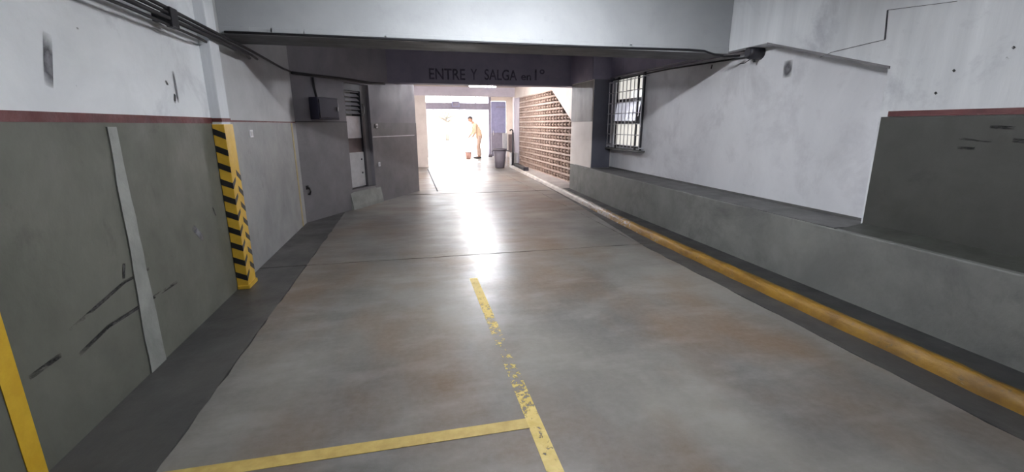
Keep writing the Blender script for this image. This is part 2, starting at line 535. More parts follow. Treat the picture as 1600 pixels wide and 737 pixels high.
scuff([(3.75, 1.60), (3.75, 1.82)], .035, LX + .001, wl, 1, 'stain')
scuff([(3.62, 1.74), (3.66, 1.70)], .02, LX + .001, wl)
scuff([(3.70, 1.60), (3.72, 1.66)], .025, LX + .001, wl)
scuff([(2.83, 1.92), (2.845, 1.915)], .015, LX + .001, wl)

# yellow and black corner guard on the pilaster
cg = empty('corner_guard', (-1.52, 4.25, 0))
tag(cg, 'yellow and black striped corner guard on the left wall pilaster', 'corner guard')
GY0, GY1, GXR = 4.235, 4.44, -1.500
box('near_leaf', LX + .010, GXR, GY0, GY0 + .016, .03, 1.455, 'yellow', cg, .004)
box('side_leaf', GXR - .014, GXR, GY0 + .004, GY1, .03, 1.455, 'yellow', cg, .004)
box('foot', LX + .012, GXR + .012, GY0 - .012, GY1 + .01, 0, .035, 'yellow', cg, .006)
nst = 10
for i in range(nst):
    z0 = .075 + i * .1395
    a = prism('stripe', [(LX + .011, z0 + .040), (GXR + .001, z0), (GXR + .001, z0 + .052), (LX + .011, z0 + .092)], 'y', GY0 - .0015, GY0 + .003, 'guard_black', cg)
    if i < 7:
        prism('stripe', [(GY0 - .001, z0), (GY0 + .075, z0 + .062), (GY0 + .075, z0 + .095), (GY0 - .001, z0 + .052)], 'x', GXR - .003, GXR + .0015, 'guard_black', cg)
        prism('stripe', [(GY0 + .115, z0 + .105), (GY1, z0 + .045), (GY1, z0 + .095), (GY0 + .115, z0 + .155)], 'x', GXR - .003, GXR + .0015, 'guard_black', cg)

sk = empty('wall_plate', (LX, 5.17, 1.36))
tag(sk, 'small pale square cover plate on grey dado beside the corner guard', 'cover plate')
box('plate', LX + .006, LX + .016, 5.125, 5.215, 1.325, 1.40, 'bar', sk, .003)
box('lid', LX + .014, LX + .020, 5.14, 5.20, 1.34, 1.385, 'white_metal', sk, .002)

# ------------------------------------------------------------------ slanting left wall with the narrow door
du = Vector((ENDW[0] - CORNER[0], ENDW[1] - CORNER[1], 0))
SL = du.length
ang = math.atan2(du.y, du.x)
MS = Matrix.Translation((CORNER[0], CORNER[1], 0)) @ Matrix.Rotation(ang, 4, 'Z')   # local x along wall, -y towards the corridor
DU0, DU1, DZ0, DZ1 = 1.17, 1.86, .34, 2.14
ws = empty('wall_slanted')
struct(ws, 'dim grey slanting wall between the corner and the street opening', 'wall')
def sbox(name, u0, u1, v0, v1, z0, z1, mat, parent, bevel=0.0):
    return box(name, u0, u1, v0, v1, z0, z1, mat, parent, bevel, MS)
sbox('wall_panel', -.05, DU0, 0, .30, 0, 3.2, 'slantw', ws)
sbox('wall_panel', DU1, SL, 0, .30, 0, 3.2, 'slantw', ws)
sbox('wall_panel', DU0, DU1, 0, .30, DZ1, 3.2, 'slantw', ws)
sbox('wall_panel', DU0, DU1, 0, .30, 0, DZ0, 'slantd', ws)
sbox('wall_panel', DU0, DU1, .20, .30, DZ0, DZ1, 'slantd', ws)
sbox('dado', .0, DU0 - .005, -.006, .01, 0, 1.49, 'slantd', ws)
sbox('dado', DU1 + .005, SL + .003, -.006, .01, 0, 1.49, 'slantd', ws)
sbox('edge_band', .0, DU0 - .005, -.010, .01, 1.49, 1.505, 'frame_dark', ws)
sbox('pale_line_paint', DU1 + .02, SL - .1, -.009, .0, 1.225, 1.24, 'bar', ws)
bm = bmesh.new()
bm_prism(bm, [(-.004, 0), (-.055, 0), (-.050, .06), (-.004, .30)], 'x', 1.10, 2.02)
for v in bm.verts:
    v.co = MS @ v.co
done('mortar_apron', bm, 'chase', ws)

d1 = empty('door_1', MS @ Vector((DU0, .1, DZ0)))
struct(d1, 'narrow dark service door with louvre and pale lower panel in slanting wall', 'door')
fm = .045
sbox('frame', DU0 + .002, DU0 + fm, .04, .14, DZ0, DZ1 - .002, 'frame_dark', d1, .004)
sbox('frame', DU1 - fm - .16, DU1 - .16, .04, .14, DZ0, DZ1 - .002, 'frame_dark', d1, .004)
sbox('reveal_panel', DU1 - .158, DU1 - .002, .06, .16, DZ0, DZ1 - .002, 'slantd', d1)
sbox('frame', DU0 + fm, DU1 - fm - .16, .04, .14, DZ1 - .12, DZ1 - .002, 'frame_dark', d1, .004)
DL0, DL1 = DU0 + fm, DU1 - fm - .16
sbox('upper_panel', DL0, DL1, .075, .10, 1.22, 1.60, 'bar', d1, .004)
sbox('middle_panel', DL0, DL1, .085, .11, .975, 1.22, 'brown', d1, .004)
sbox('lower_panel', DL0, DL1, .06, .09, .365, .975, 'white_metal', d1, .006)
sbox('louvre_back', DL0, DL1, .13, .15, 1.60, DZ1 - .12, 'frame_dark', d1)
for i in range(6):
    zc = 1.66 + i * .072
    bm = bmesh.new()
    bm_prism(bm, [(.06, zc - .02), (.065, zc - .024), (.12, zc + .024), (.115, zc + .028)], 'x', DL0, DL1)
    for v in bm.verts:
        v.co = MS @ v.co
    done('louvre_slat', bm, 'bar', d1)
bm = bmesh.new()
bm_tube(bm, [MS @ Vector((DL1 + .03, .035, 1.62)), MS @ Vector((DL1 + .03, .0, 1.66)), MS @ Vector((DL1 + .03, .0, 1.76)), MS @ Vector((DL1 + .03, .035, 1.80))], .010, 8)
done('pull_handle', bm, 'white_metal', d1, 0, True)
for zc in (.62, .86):
    sbox('keyhole_plate', DL1 - .09, DL1 - .06, .053, .062, zc - .03, zc, 'frame_dark', d1)

eb = empty('electrical_box', MS @ Vector((.50, 0, 1.53)))
tag(eb, 'dark blue-grey electrical box fixed to the slanting wall', 'electrical box')
sbox('body', .32, .79, -.16, -.007, 1.53, 1.855, 'boxmetal', eb, .008)
sbox('cover', .345, .765, -.172, -.158, 1.555, 1.83, 'boxmetal', eb, .006)
sbox('latch', .74, .755, -.182, -.170, 1.66, 1.72, 'bar', eb, .002)
for zc in (1.60, 1.785):
    sbox('hinge', .335, .350, -.178, -.165, zc - .025, zc + .025, 'darkmetal', eb)
hk = empty('wall_hook', MS @ Vector((.09, 0, .45)))
tag(hk, 'small black hook low on wall beside the thin yellow line', 'hook')
bm = bmesh.new()
bm_tube(bm, [MS @ Vector(q) for q in ((.09, -.006, .53), (.09, -.05, .52), (.09, -.065, .47), (.09, -.045, .425), (.09, -.02, .43))], .013, 8)
done('hook_bar', bm, 'black', hk, 0, True)
sbox('plate', .065, .115, -.016, -.006, .50, .56, 'black', hk, .003)
for (u, zc, nm) in ((2.02, 1.43, 'pale round switch on the slanting wall above the pale line'), (2.02, .72, 'pale round switch low on slanting wall right of the door')):
    sw = empty('wall_switch', MS @ Vector((u, 0, zc)))
    tag(sw, nm, 'switch')
    sbox('plate', u - .03, u + .03, -.018, -.006, zc - .04, zc + .04, 'bar', sw, .004)
    sbox('rocker', u - .014, u + .014, -.024, -.016, zc - .02, zc + .02, 'white_metal', sw, .002)

# far-bay left wall, hidden from here but closing the room
wf = box('wall_far_left', -.05, .14, ENDW[1] + .05, 20.85, -.05, 3.2, 'plaster')
struct(wf, 'plain left wall of the far bay beyond the slanting wall', 'wall')
prism('wall_back_fill', [(-1.9, 7.2), (-1.62, 7.2), (-.02, 10.35), (-.02, 11), (-1.9, 11)], 'z', -.05, 3.2, 'concrete', wf)

# ------------------------------------------------------------------ beams and ceilings
b1 = box('beam_front', LX, RXP - .002, BY, BY + .52, BZ, CZ + .12, 'beam', None, .006)
struct(b1, 'big white painted beam across the top of the picture', 'beam')
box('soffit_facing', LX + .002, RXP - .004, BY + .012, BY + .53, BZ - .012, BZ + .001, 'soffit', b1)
box('drip_edge', LX + .002, RXP - .004, BY - .006, BY + .012, BZ - .012, BZ + .05, 'beam', b1, .004)
bm = bmesh.new()
for i in range(38):                      # plaster crumbs and broken paint along the lower arris
    x = random.uniform(-1.5, 3.5); s = random.uniform(.008, .028)
    bm_box(bm, x, x + s * 2, BY - .010, BY + .004, BZ - .006 + random.uniform(0, .05), BZ + .004 + s + random.uniform(0, .03))
o = done('flaking_paint', bm, 'beam', b1)
o['kind'] = 'stuff'
b2 = box('beam_lettered', -1.75, 4.0, B2Y, B2Y + .35, B2Z, 3.2, 'lintel_shaded', None, .006)
struct(b2, 'lintel beam in shade-darkened, glare-violet grey with faded stencilled lettering over the passage', 'beam')
def lettering(txt, x0, x1, z0, z1):
    cu = bpy.data.curves.new('lettering', 'FONT')
    cu.body = txt
    cu.extrude = .001
    cu.offset = .012
    cu.fill_mode = 'BOTH'
    o = bpy.data.objects.new('lettering', cu)
    C.objects.link(o)
    bpy.context.view_layer.update()
    dg = bpy.context.evaluated_depsgraph_get()
    me = bpy.data.meshes.new_from_object(o.evaluated_get(dg))
    bpy.data.objects.remove(o)
    xs = [v.co.x for v in me.vertices]; yz = [v.co.y for v in me.vertices]
    ax, bx, ay, by = min(xs), max(xs), min(yz), max(yz)
    for v in me.vertices:
        v.co = Vector((x0 + (v.co.x - ax) / (bx - ax) * (x1 - x0), B2Y - .001 + v.co.z, z0 + (v.co.y - ay) / (by - ay) * (z1 - z0)))
    me.materials.clear()
    o = link('lettering', me, 'letter', b2)
    return o
lettering('ENTRE', .45, 1.16, 2.32, 2.525)
lettering('Y', 1.27, 1.40, 2.325, 2.53)
lettering('SALGA', 1.55, 2.22, 2.33, 2.535)
lettering('en', 2.31, 2.52, 2.34, 2.44)
lettering('1º', 2.60, 2.81, 2.345, 2.56)

c1 = box('ceiling', -1.95, 4.2, -4.2, BY + .1, CZ, CZ + .2, 'white')
struct(c1, 'white ceiling over the near bay', 'ceiling')
c2 = box('ceiling_middle', -1.95, 4.2, BY + .5, B2Y + .1, 3.02, 3.25, 'lintel_shaded')
struct(c2, 'dim ceiling between the two beams', 'ceiling')
c3 = box('ceiling_far', -1.95, 5.2, B2Y + .3, 20.85, 2.72, 3.25, 'plaster')
struct(c3, 'pale ceiling of the far bay', 'ceiling')
wb = box('wall_back', -1.9, 4.2, -4.3, -4.0, -.05, 3.2, 'white')
struct(wb, 'white wall behind the camera', 'wall')

# ------------------------------------------------------------------ right side: proud near wall, white recessed wall, low wall, footway, kerb
wr = empty('wall_right')
struct(wr, 'white right wall with grey-green dado, red band and recessed smooth panel', 'wall')
prism('upper_wall', [(-4, 1.553), (2.872, 1.553), (2.872, 1.885), (4.145, 2.262), (BY + .3, 2.262), (BY + .3, 3.2), (-4, 3.2)], 'x', RXP, 4.1, 'white_form', wr)
prism('lower_wall', [(-4, -.05), (2.835, -.05), (2.872, 1.553), (-4, 1.553)], 'x', RXP, 4.1, 'white', wr)
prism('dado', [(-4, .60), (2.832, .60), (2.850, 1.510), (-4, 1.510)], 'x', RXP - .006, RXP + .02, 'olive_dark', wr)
prism('red_band', [(-4, 1.512), (2.800, 1.512), (2.800, 1.552), (-4, 1.552)], 'x', RXP - .009, RXP + .02, 'red', wr)
prism('white_panel', [(2.5, -.05), (8.15, -.05), (8.15, 3.1), (2.5, 3.1)], 'x', RXW, 4.1, 'white_panel', wr)
prism('top_band', [(BY + .3, 2.262), (8.15, 2.30), (8.15, 3.1), (BY + .3, 3.1)], 'x', RXW - .07, 4.05, 'lintel_shaded', wr)
prism('edge_strip', [(2.86, 1.868), (4.145, 2.248), (4.145, 2.264), (2.86, 1.886)], 'x', RXP - .012, RXP + .03, 'slantd', wr)
scuff([(2.962, 2.30), (2.941, 2.087)], .012, RXP - .002, wr, -1, 'crackline', 'crack')
scuff([(2.941, 2.087), (3.16, 2.075), (3.387, 2.06), (3.5, 2.035)], .004, RXP - .002, wr, -1, 'crackline', 'crack')
scuff([(2.962, 2.30), (2.5, 2.25)], .003, RXP - .002, wr, -1, 'crackline', 'crack')
scuff([(4.05, 1.92), (4.06, 2.09)], .11, RXW - .001, wr, -1, 'stain', 'stain')
scuff([(2.30, 1.36), (2.12, 1.35)], .02, RXP - .007, wr, -1)
scuff([(2.20, 1.30), (2.30, 1.30)], .018, RXP - .007, wr, -1)
scuff([(2.02, 1.36), (1.9, 1.35)], .025, RXP - .007, wr, -1)
scuff([(2.15, 1.44), (2.02, 1.43)], .02, RXP - .007, wr, -1)
for yy, zz in ((2.13, 1.90), (2.15, 1.84), (1.9, 1.72), (2.5, 1.66), (2.42, 1.8)):
    scuff([(yy, zz), (yy + .012, zz + .012)], .014, RXP - .002, wr, -1)

lw = prism('low_wall', [(3.33, -4), (3.33, 6.8), (3.42, 9.28), (3.9, 9.28), (3.9, -4)], 'z', -.05, .63, 'lowwall', None, .010)
struct(lw, 'grey rendered low wall below the white wall, along the footway', 'wall')
bm = bmesh.new()
bm_prism(bm, [(3.36, .628), (RXP + .01, .628), (RXP + .01, .668), (3.50, .645)], 'y', -4, 2.83)
done('mortar_fillet', bm, 'olive_dark', lw)
prism('ledge_top', [(3.345, 2.84), (3.345, 6.8), (3.43, 9.26), (RXW + .01, 9.26), (RXW + .01, 2.84)], 'z', .628, .636, 'ledge', lw)
prism('skirting', [(2.84, .634), (8.12, .634), (8.12, .66), (2.84, .66)], 'x', RXW - .012, RXW + .02, 'ledge', lw)

fw = prism('footway', [(3.075, -4), (3.075, 5.3), (3.195, 8.1), (3.345, 11.3), (3.485, 15.1), (3.52, 15.65), (3.9, 15.9), (3.95, -4)], 'z', -.03, .085, 'walk')
struct(fw, 'narrow dark cement footway behind the yellow kerb', 'footway')
prism('footway_paving', [(3.215, 9.29), (3.345, 11.3), (3.485, 15.1), (3.52, 15.65), (3.76, 15.8), (3.76, 9.29)], 'z', .083, .0885, 'paving', fw)
# kerb
prof = [(-.035, -.02), (-.030, .010), (-.018, .055), (.0, .080), (.022, .090), (.058, .090), (.062, -.02)]
path = [(3.03, -4), (3.03, 0), (3.03, 2), (3.02, 3.5), (3.03, 5.3), (3.09, 6.8), (3.15, 8.2), (3.22, 9.7), (3.29, 11.3), (3.36, 13.2), (3.43, 15.0), (3.46, 15.45), (3.52, 15.75), (3.64, 15.88)]
fine = []
for a, b in zip(path, path[1:]):
    n = max(1, int((Vector(b) - Vector(a)).length / .15))
    for i in range(n):
        t = i / n
        fine.append((a[0] + (b[0] - a[0]) * t, a[1] + (b[1] - a[1]) * t))
fine.append(path[-1])
bm = bmesh.new()
rings = []
for i, q in enumerate(fine):
    a, b = Vector(fine[max(i - 1, 0)]), Vector(fine[min(i + 1, len(fine) - 1)])
    d = (b - a).normalized()
    nn = Vector((d.y, -d.x))
    j = random.uniform(-.006, .006)
    rings.append([bm.verts.new((q[0] + nn.x * (p[0] + j), q[1] + nn.y * (p[0] + j), p[1] + (random.uniform(-.004, .003) if p[1] > .05 else 0))) for p in prof])
for a, b in zip(rings, rings[1:]):
    for k in range(len(prof) - 1):
        bm.faces.new((a[k], a[k + 1], b[k + 1], b[k]))
bm.faces.new(rings[0]); bm.faces.new(rings[-1][::-1])
kb = done('kerb', bm, 'curb', None, 0, True)
struct(kb, 'long kerb with worn yellow paint along the right side', 'kerb')

# pillar between white wall and block wall
pl = box('pillar_right', 3.42, 4.0, 8.13, 9.28, .62, 2.9, 'pillar_white', None, .008)
struct(pl, 'two-tone plastered pillar between barred window and block wall', 'pillar')
box('upper_face', 3.412, 3.43, 8.14, 9.27, 1.515, 2.26, 'pillar_dark', pl, .003)
box('near_face', 3.43, 3.81, 8.122, 8.14, .64, 2.40, 'near_dark', pl)
box('head_band', 3.38, 3.83, 8.10, 9.29, 2.272, 3.0, 'lintel_shaded', pl, .006)

# ------------------------------------------------------------------ clay block wall of the far bay
wbk = empty('wall_block')
struct(wbk, 'pierced clay block wall in a white plaster surround', 'wall')
TOP = 2.36
prism('plaster_surround', [(9.28, TOP), (11.75, TOP), (15.3, TOP), (P3, TOP), (P3, 2.95), (9.28, 2.95)], 'x', FX, 4.2, 'plaster', wbk)
prism('plaster_haunch', [(9.28, TOP + .01), (11.72, TOP + .01), (11.3, 2.17), (10.15, 1.58), (9.28, 1.15)], 'x', FX - .03, 4.0, 'plaster', wbk)
box('void_backing', 4.02, 4.2, 9.2, P3, -.05, 2.5, 'void', wbk)
box('side_jamb', FX - .01, 4.1, 15.32, P3, -.05, TOP, 'lintel', wbk)
BW, BH, MJ = .25, .148, .013
def block_mesh():
    bm = bmesh.new()
    w, h, t = BW - .012, BH, .09
    e = .020
    x0, x1 = 0, t
    def bx(y0, y1, z0, z1, xa=x0, xb=x1):
        bm_box(bm, xa, xb, y0, y1, z0, z1)
    bx(0, w, 0, e); bx(0, w, h - e, h); bx(0, e, e, h - e); bx(w - e, w, e, h - e)
    bx(w * .36, w * .64, h * .34, h * .66, x0 + .012)          # centre boss held by two webs
    bx(e, w * .36, h * .45, h * .55, x0 + .020); bx(w * .64, w - e, h * .45, h * .55, x0 + .020)
    bmesh.ops.recalc_face_normals(bm, faces=bm.faces)
    me = bpy.data.meshes.new('clay_block')
    bm.to_mesh(me); bm.free()
    me.materials.append(M['clay'])
    return me
bme = block_mesh()
rows = int((TOP - .10) / (BH + MJ))
for r in range(rows):
    zz = .10 + r * (BH + MJ)
    prism('mortar_bed', [(9.3, zz - MJ + .001), (15.32, zz - MJ + .001), (15.32, zz - .001), (9.3, zz - .001)] if r % 2 else
          [(9.3, zz - MJ - .004), (15.32, zz - MJ - .004), (15.32, zz + .006), (9.3, zz + .006)], 'x', FX - (.004 if r % 2 else .010), FX + .09, 'mortar', wbk)
    for c in range(22):
        y0 = 15.31 - (c + 1) * BW
        ztop = TOP if y0 > 11.75 else 1.58 + (y0 - 10.15) * .49
        if zz + BH * .5 > ztop:
            continue
        o = bpy.data.objects.new('block', bme)
        C.objects.link(o)
        o.location = (FX + random.uniform(-.004, .004), y0, zz)
        o.parent = wbk
prism('mortar_bed', [(11.6, .10 + rows * (BH + MJ) - MJ), (15.32, .10 + rows * (BH + MJ) - MJ), (15.32, TOP), (11.6, TOP)], 'x', FX, FX + .09, 'mortar', wbk)

# ------------------------------------------------------------------ barred window in the white wall
w1 = empty('window_1', (RXW, 7.45, 1.0))
struct(w1, 'barred window with bright frosted panes in the white wall', 'window')
WY0, WY1, WZ0, WZ1 = 6.96, 8.08, 1.06, 2.26
box('frame', RXW - .03, RXW + .02, WY0 - .03, WY0 + .012, WZ0 - .03, WZ1 + .03, 'frame_dark', w1, .004)
box('frame', RXW - .03, RXW + .02, 7.86, 7.90, WZ0 - .03, WZ1 + .03, 'frame_dark', w1, .004)
box('back_board', RXW - .006, RXW + .01, WY0, 7.87, WZ0, WZ1, 'frame_dark', w1)
zs = [(1.10, 1.46), (1.52, 1.83), (1.90, 2.24)]
for i, (a, b) in enumerate(zs):
    p_ = empty('sash', (0, 0, 0)); p_.parent = w1
    p_.matrix_parent_inverse = wmat(w1).inverted()
    tilt = .05 if i == 1 else 0
    def q(name, y0, y1, z0, z1, x0, x1, mat):
        bm = bmesh.new()
        vs = bm_box(bm, x0, x1, y0, y1, z0, z1)
        for v in vs:
            v.co.x -= tilt * (b - v.co.z) / (b - a) + (.012 if tilt else 0)
        return done(name, bm, mat, p_)
    q('pane', WY0 + .012, 7.86, a, b, RXW - .022, RXW - .014, ['glass_lit', 'glass_cool', 'glass_lit'][i])
    q('rail', WY0 + .012, 7.86, a - .022, a, RXW - .028, RXW - .008, 'frame_dark')
    q('rail', WY0 + .012, 7.86, b, b + .022, RXW - .028, RXW - .008, 'frame_dark')
    q('stile', WY0 + .0, WY0 + .014, a, b, RXW - .028, RXW - .008, 'frame_dark')
box('sill', RXW - .13, RXW + .01, 6.80, 8.10, 1.005, 1.03, 'ledge', w1, .004)
gr = empty('window_grille', (RXW, 7.45, 1.03))
tag(gr, 'pale iron bar grille standing out from the wall over the window', 'grille')
GX = RXW - .10
def bar(name, p0, p1, r, mat='bar'):
    return tube(name, [p0, p1], r, mat, gr, 6)
for i in range(10):
    y = 6.84 + i * (8.08 - 6.84) / 9
    bar('upright_bar', (GX, y, 1.04), (GX, y, 2.225), .0085)
for i in range(7):
    zz = 1.10 + i * .183
    bar('cross_bar', (GX - .010, 6.84, zz), (GX - .010, 8.08, zz), .0085)
box('edge_bar', GX - .018, GX + .010, 6.955, 6.985, 1.035, 2.235, 'frame_dark', gr)
for y in (6.84, 8.08):
    for zz in (1.07, 2.215):
        bar('bracket', (GX, y, zz), (RXW, y, zz), .010)

# ------------------------------------------------------------------ cables and conduits
cbs = [([(-1.500, 1.6, 2.20), (-1.500, 3.3, 2.195), (-1.500, 4.6, 2.18), (-1.495, 5.2, 2.17), (-1.55, 6.6, 2.16), (-1.55, 7.0, 2.165)], .013, 'uppermost black cable along the top of the left wall'),
       ([(-1.497, 1.6, 2.168), (-1.497, 3.3, 2.163), (-1.497, 4.6, 2.150), (-1.50, 5.2, 2.13), (-1.56, 5.6, 2.14)], .012, 'second black cable from the top along the left wall'),
       ([(-1.493, 1.6, 2.135), (-1.493, 3.3, 2.128), (-1.493, 4.4, 2.125), (-1.493, 5.0, 2.11), (-1.56, 5.35, 2.12)], .015, 'thickest black cable in the bundle along the left wall'),
       ([(-1.497, 1.6, 2.082), (-1.497, 3.2, 2.088), (-1.503, 4.0, 2.085), (-1.535, 4.235, 2.09)], .010, 'lowest black cable ending at the left pilaster')]
for pts, r, lb in cbs:
    tag(tube('cable', pts, r, 'cable'), lb, 'cable', 'black cables on the left wall')
cl = empty('cable_clamp', (-1.50, 3.62, 2.13))
tag(cl, 'dark clamp holding the cable bundle to the left wall', 'clamp')
box('clamp_strap', -1.515, -1.474, 3.57, 3.67, 2.075, 2.20, 'cable', cl, .006)
box('clamp_foot', LX, -1.512, 3.595, 3.645, 2.11, 2.17, 'cable', cl, .004)
def W_(u, v, z): return tuple(MS @ Vector((u, v, z)))
tag(tube('conduit', [W_(.02, -.03, 2.165), W_(.4, -.03, 2.17), W_(1.2, -.035, 2.185), W_(1.9, -.03, 2.18), W_(2.35, -.03, 2.205)], .020, 'cable'),
    'dark conduit along the top of the slanting wall', 'conduit')
tag(tube('conduit', [W_(.42, -.035, 2.14), W_(.43, -.035, 2.0), W_(.43, -.06, 1.858)], .018, 'cable'),
    'short dark conduit dropping into the electrical box', 'conduit')
tag(tube('cable', [(-1.55, BY - .018, 2.252), (0, BY - .018, 2.250), (2.0, BY - .018, 2.252), (3.1, BY - .018, 2.262), (3.28, BY - .03, 2.255), (3.40, BY - .06, 2.215), (3.50, BY - .09, 2.195), (3.66, BY - .14, 2.20)], .011, 'cable'),
    'black cable along the lower edge of the big white beam', 'cable')
jb = empty('junction_box', (3.74, 4.44, 2.2))
tag(jb, 'dark dusty junction box where the beam meets the right wall', 'junction box')
bm = bmesh.new()
bm_tube(bm, [(3.66, 4.46, 2.215), (3.70, 4.46, 2.215), (RXW, 4.46, 2.215)], [.060, .068, .070], 14)
done('body', bm, 'darkmetal', jb, 0, True)
bm = bmesh.new()
bm_tube(bm, [(3.650, 4.46, 2.215), (3.664, 4.46, 2.215)], [.045, .050], 14)
done('cover', bm, 'frame_dark', jb)
tube('gland', [(3.74, 4.46, 2.15), (3.75, 4.46, 2.12)], .014, 'cable', jb)
tube('loose_wire', [(3.74, 4.50, 2.16), (3.72, 4.58, 2.12), (3.73, 4.66, 2.13)], .004, 'cable', jb)
tag(tube('conduit', [(3.72, 4.54, 2.255), (3.735, 5.2, 2.285), (3.735, 6.2, 2.29), (3.735, 8.09, 2.30)], .013, 'slantw'),
    'upper pale grey conduit along the top of the white wall', 'conduit')
tag(tube('conduit', [(3.795, 4.54, 2.195), (3.800, 6.2, 2.248), (3.803, 8.09, 2.262)], .010, 'cable'),
    'thin dark conduit just under the grey one on white wall', 'conduit')
tube('conduit_pin', [(3.80, 5.25, 2.19), (3.79, 5.25, 2.14)], .007, 'cable', jb)

# ------------------------------------------------------------------ lamps
FTY, FTZ = 11.6, 2.40
ft = empty('tube_lamp', (1.88, FTY, FTZ))
tag(ft, 'lit fluorescent tube lamp hanging just beyond the lettered beam', 'lamp')
box('batten', 1.52, 2.24, FTY - .03, FTY + .03, FTZ + .03, FTZ + .062, 'white_metal', ft, .004)
tube('tube', [(1.55, FTY, FTZ), (2.21, FTY, FTZ)], .026, 'tube', ft, 12)
for x in (1.535, 2.225):
    box('end_cap', x - .012, x + .012, FTY - .02, FTY + .02, FTZ - .032, FTZ + .03, 'white_metal', ft, .003)
for x in (1.65, 2.11):
    tube('rod', [(x, FTY, FTZ + .055), (x, FTY, 2.722)], .006, 'white_metal', ft, 6)
def batten_lamp(x, y, zc, half, label, mat, rz=False):
    """twin-tube batten lamp fixed to a ceiling at height zc"""
    l = empty('ceiling_lamp', (x, y, zc))
    tag(l, label, 'lamp')
    def bx(name, a, b, c, d, z0, z1, m, bev):
        return box(name, x + (c if rz else a), x + (d if rz else b), y + (a if rz else c), y + (b if rz else d), z0, z1, m, l, bev)
    bx('batten', -half - .02, half + .02, -.07, .07, zc - .05, zc, 'white_metal', .006)
    for dy in (-.04, .04):
        q = [(-half, dy), (half, dy)]
        tube('tube', [(x + (b if rz else a), y + (a if rz else b), zc - .070) for a, b in q], .015, mat, l, 10)
    for e in (-1, 1):
        bx('end_cap', e * (half + .012) - .012, e * (half + .012) + .012, -.065, .065, zc - .09, zc - .045, 'white_metal', .003)
    return l
# out of the picture: the near lamp throws the beam's shadow on both side walls, the far ones are added unseen to brighten the bays towards the street
batten_lamp(NEAR_LAMP[0], NEAR_LAMP[1], CZ, .60, 'twin tube ceiling lamp over the near bay', 'tube_near')
batten_lamp(1.9, 12.6, 2.72, .60, 'unseen twin tube lamp added over the bay beside the block wall', 'tube_bay_fill', True)
batten_lamp(2.2, 18.2, 2.72, .60, 'unseen twin tube lamp added nearest the street opening', 'tube_bay_fill', True)

# ------------------------------------------------------------------ far portals
p3 = empty('portal_inner')
struct(p3, 'grey portal frame across the far bay', 'portal')
box('lintel', .14, 3.74, P3, P3 + .30, 2.42, 2.74, 'portal_grey', p3, .006)
box('jamb', .14, .62, P3, P3 + .30, 0, 2.42, 'plaster', p3, .006)
box('jamb', 3.72, 4.0, P3 - .02, P3 + .25, 0, 2.40, 'portal_grey', p3, .006)
box('wall_return', 4.0, 5.1, P3 + .0, P3 + .25, 0, 2.85, 'plaster', p3)
wrf = box('wall_far_right', 4.72, 4.95, P3 + .25, 20.85, -.05, 2.95, 'plaster')
struct(wrf, 'white right wall beyond the inner portal', 'wall')
p4 = empty('portal_street')
struct(p4, 'street portal with lavender beam and glazed transom', 'portal')
box('beam', .14, 3.70, P4, P4 + .22, 2.14, 2.40, 'blue2', p4, .008)
box('beam_flange', .14, 3.70, P4 - .03, P4 + .25, 2.12, 2.15, 'blue2', p4, .003)
box('jamb', .14, .74, P4, P4 + .24, 0, 2.12, 'plaster', p4, .006)
box('jamb', 3.60, 3.70, P4 - .02, P4 + .24, 0, 2.73, 'blue2', p4, .004)
box('jamb_foot', 3.57, 3.73, P4 - .06, P4 + .26, 0, .12, 'bin', p4, .006)
for x in (1.70, 3.03):
    box('transom_mullion', x - .02, x + .02, P4 + .08, P4 + .14, 2.40, 2.73, 'bar', p4)
box('wall_return', 4.42, 4.75, P4, P4 + .24, 0, 2.85, 'plaster', p4)
box('over_door', 3.70, 4.42, P4, P4 + .24, 2.50, 2.85, 'plaster', p4)
def glass():
    m, nt, b = _nt('clear_transom_glass')
    b.inputs['Base Color'].default_value = (1, 1, 1, 1)
    b.inputs['Roughness'].default_value = .05
    b.inputs['Transmission Weight'].default_value = 1
    b.inputs['IOR'].default_value = 1.05
    return m
M['glass'] = glass()
for a, b in ((.14, 1.68), (1.72, 3.01), (3.05, 3.60)):
    box('transom_pane', a, b, P4 + .105, P4 + .112, 2.40, 2.725, 'glass', p4)
cb = empty('motor_box', (2.1, P4 - .1, 2.2))
tag(cb, 'small lavender-grey motor box on the street portal beam', 'motor box')
box('body', 1.93, 2.27, P4 - .16, P4, 2.22, 2.46, 'blue', cb, .02)
box('cover', 1.98, 2.22, P4 - .18, P4 - .155, 2.26, 2.42, 'blue2', cb, .01)
d2 = empty('door_2', (4.05, P4, 0))
struct(d2, 'tall lavender-blue metal door beside the street portal', 'door')
box('upper_leaf', 3.72, 4.40, P4 + .02, P4 + .07, 1.08, 2.48, 'blue', d2, .006)
box('lower_leaf', 3.72, 4.40, P4 + .02, P4 + .07, .02, 1.06, 'blue2', d2, .006)
box('top_rail', 3.95, 4.40, P4 + .005, P4 + .03, 2.22, 2.26, 'blue2', d2, .003)
box('middle_rail', 3.72, 4.40, P4 + .0, P4 + .025, 1.04, 1.10, 'blue2', d2, .003)
tube('handle', [(3.80, P4 + .02, .98), (3.80, P4 - .04, .98), (3.80, P4 - .04, 1.18), (3.80, P4 + .02, 1.18)], .012, 'white_metal', d2)

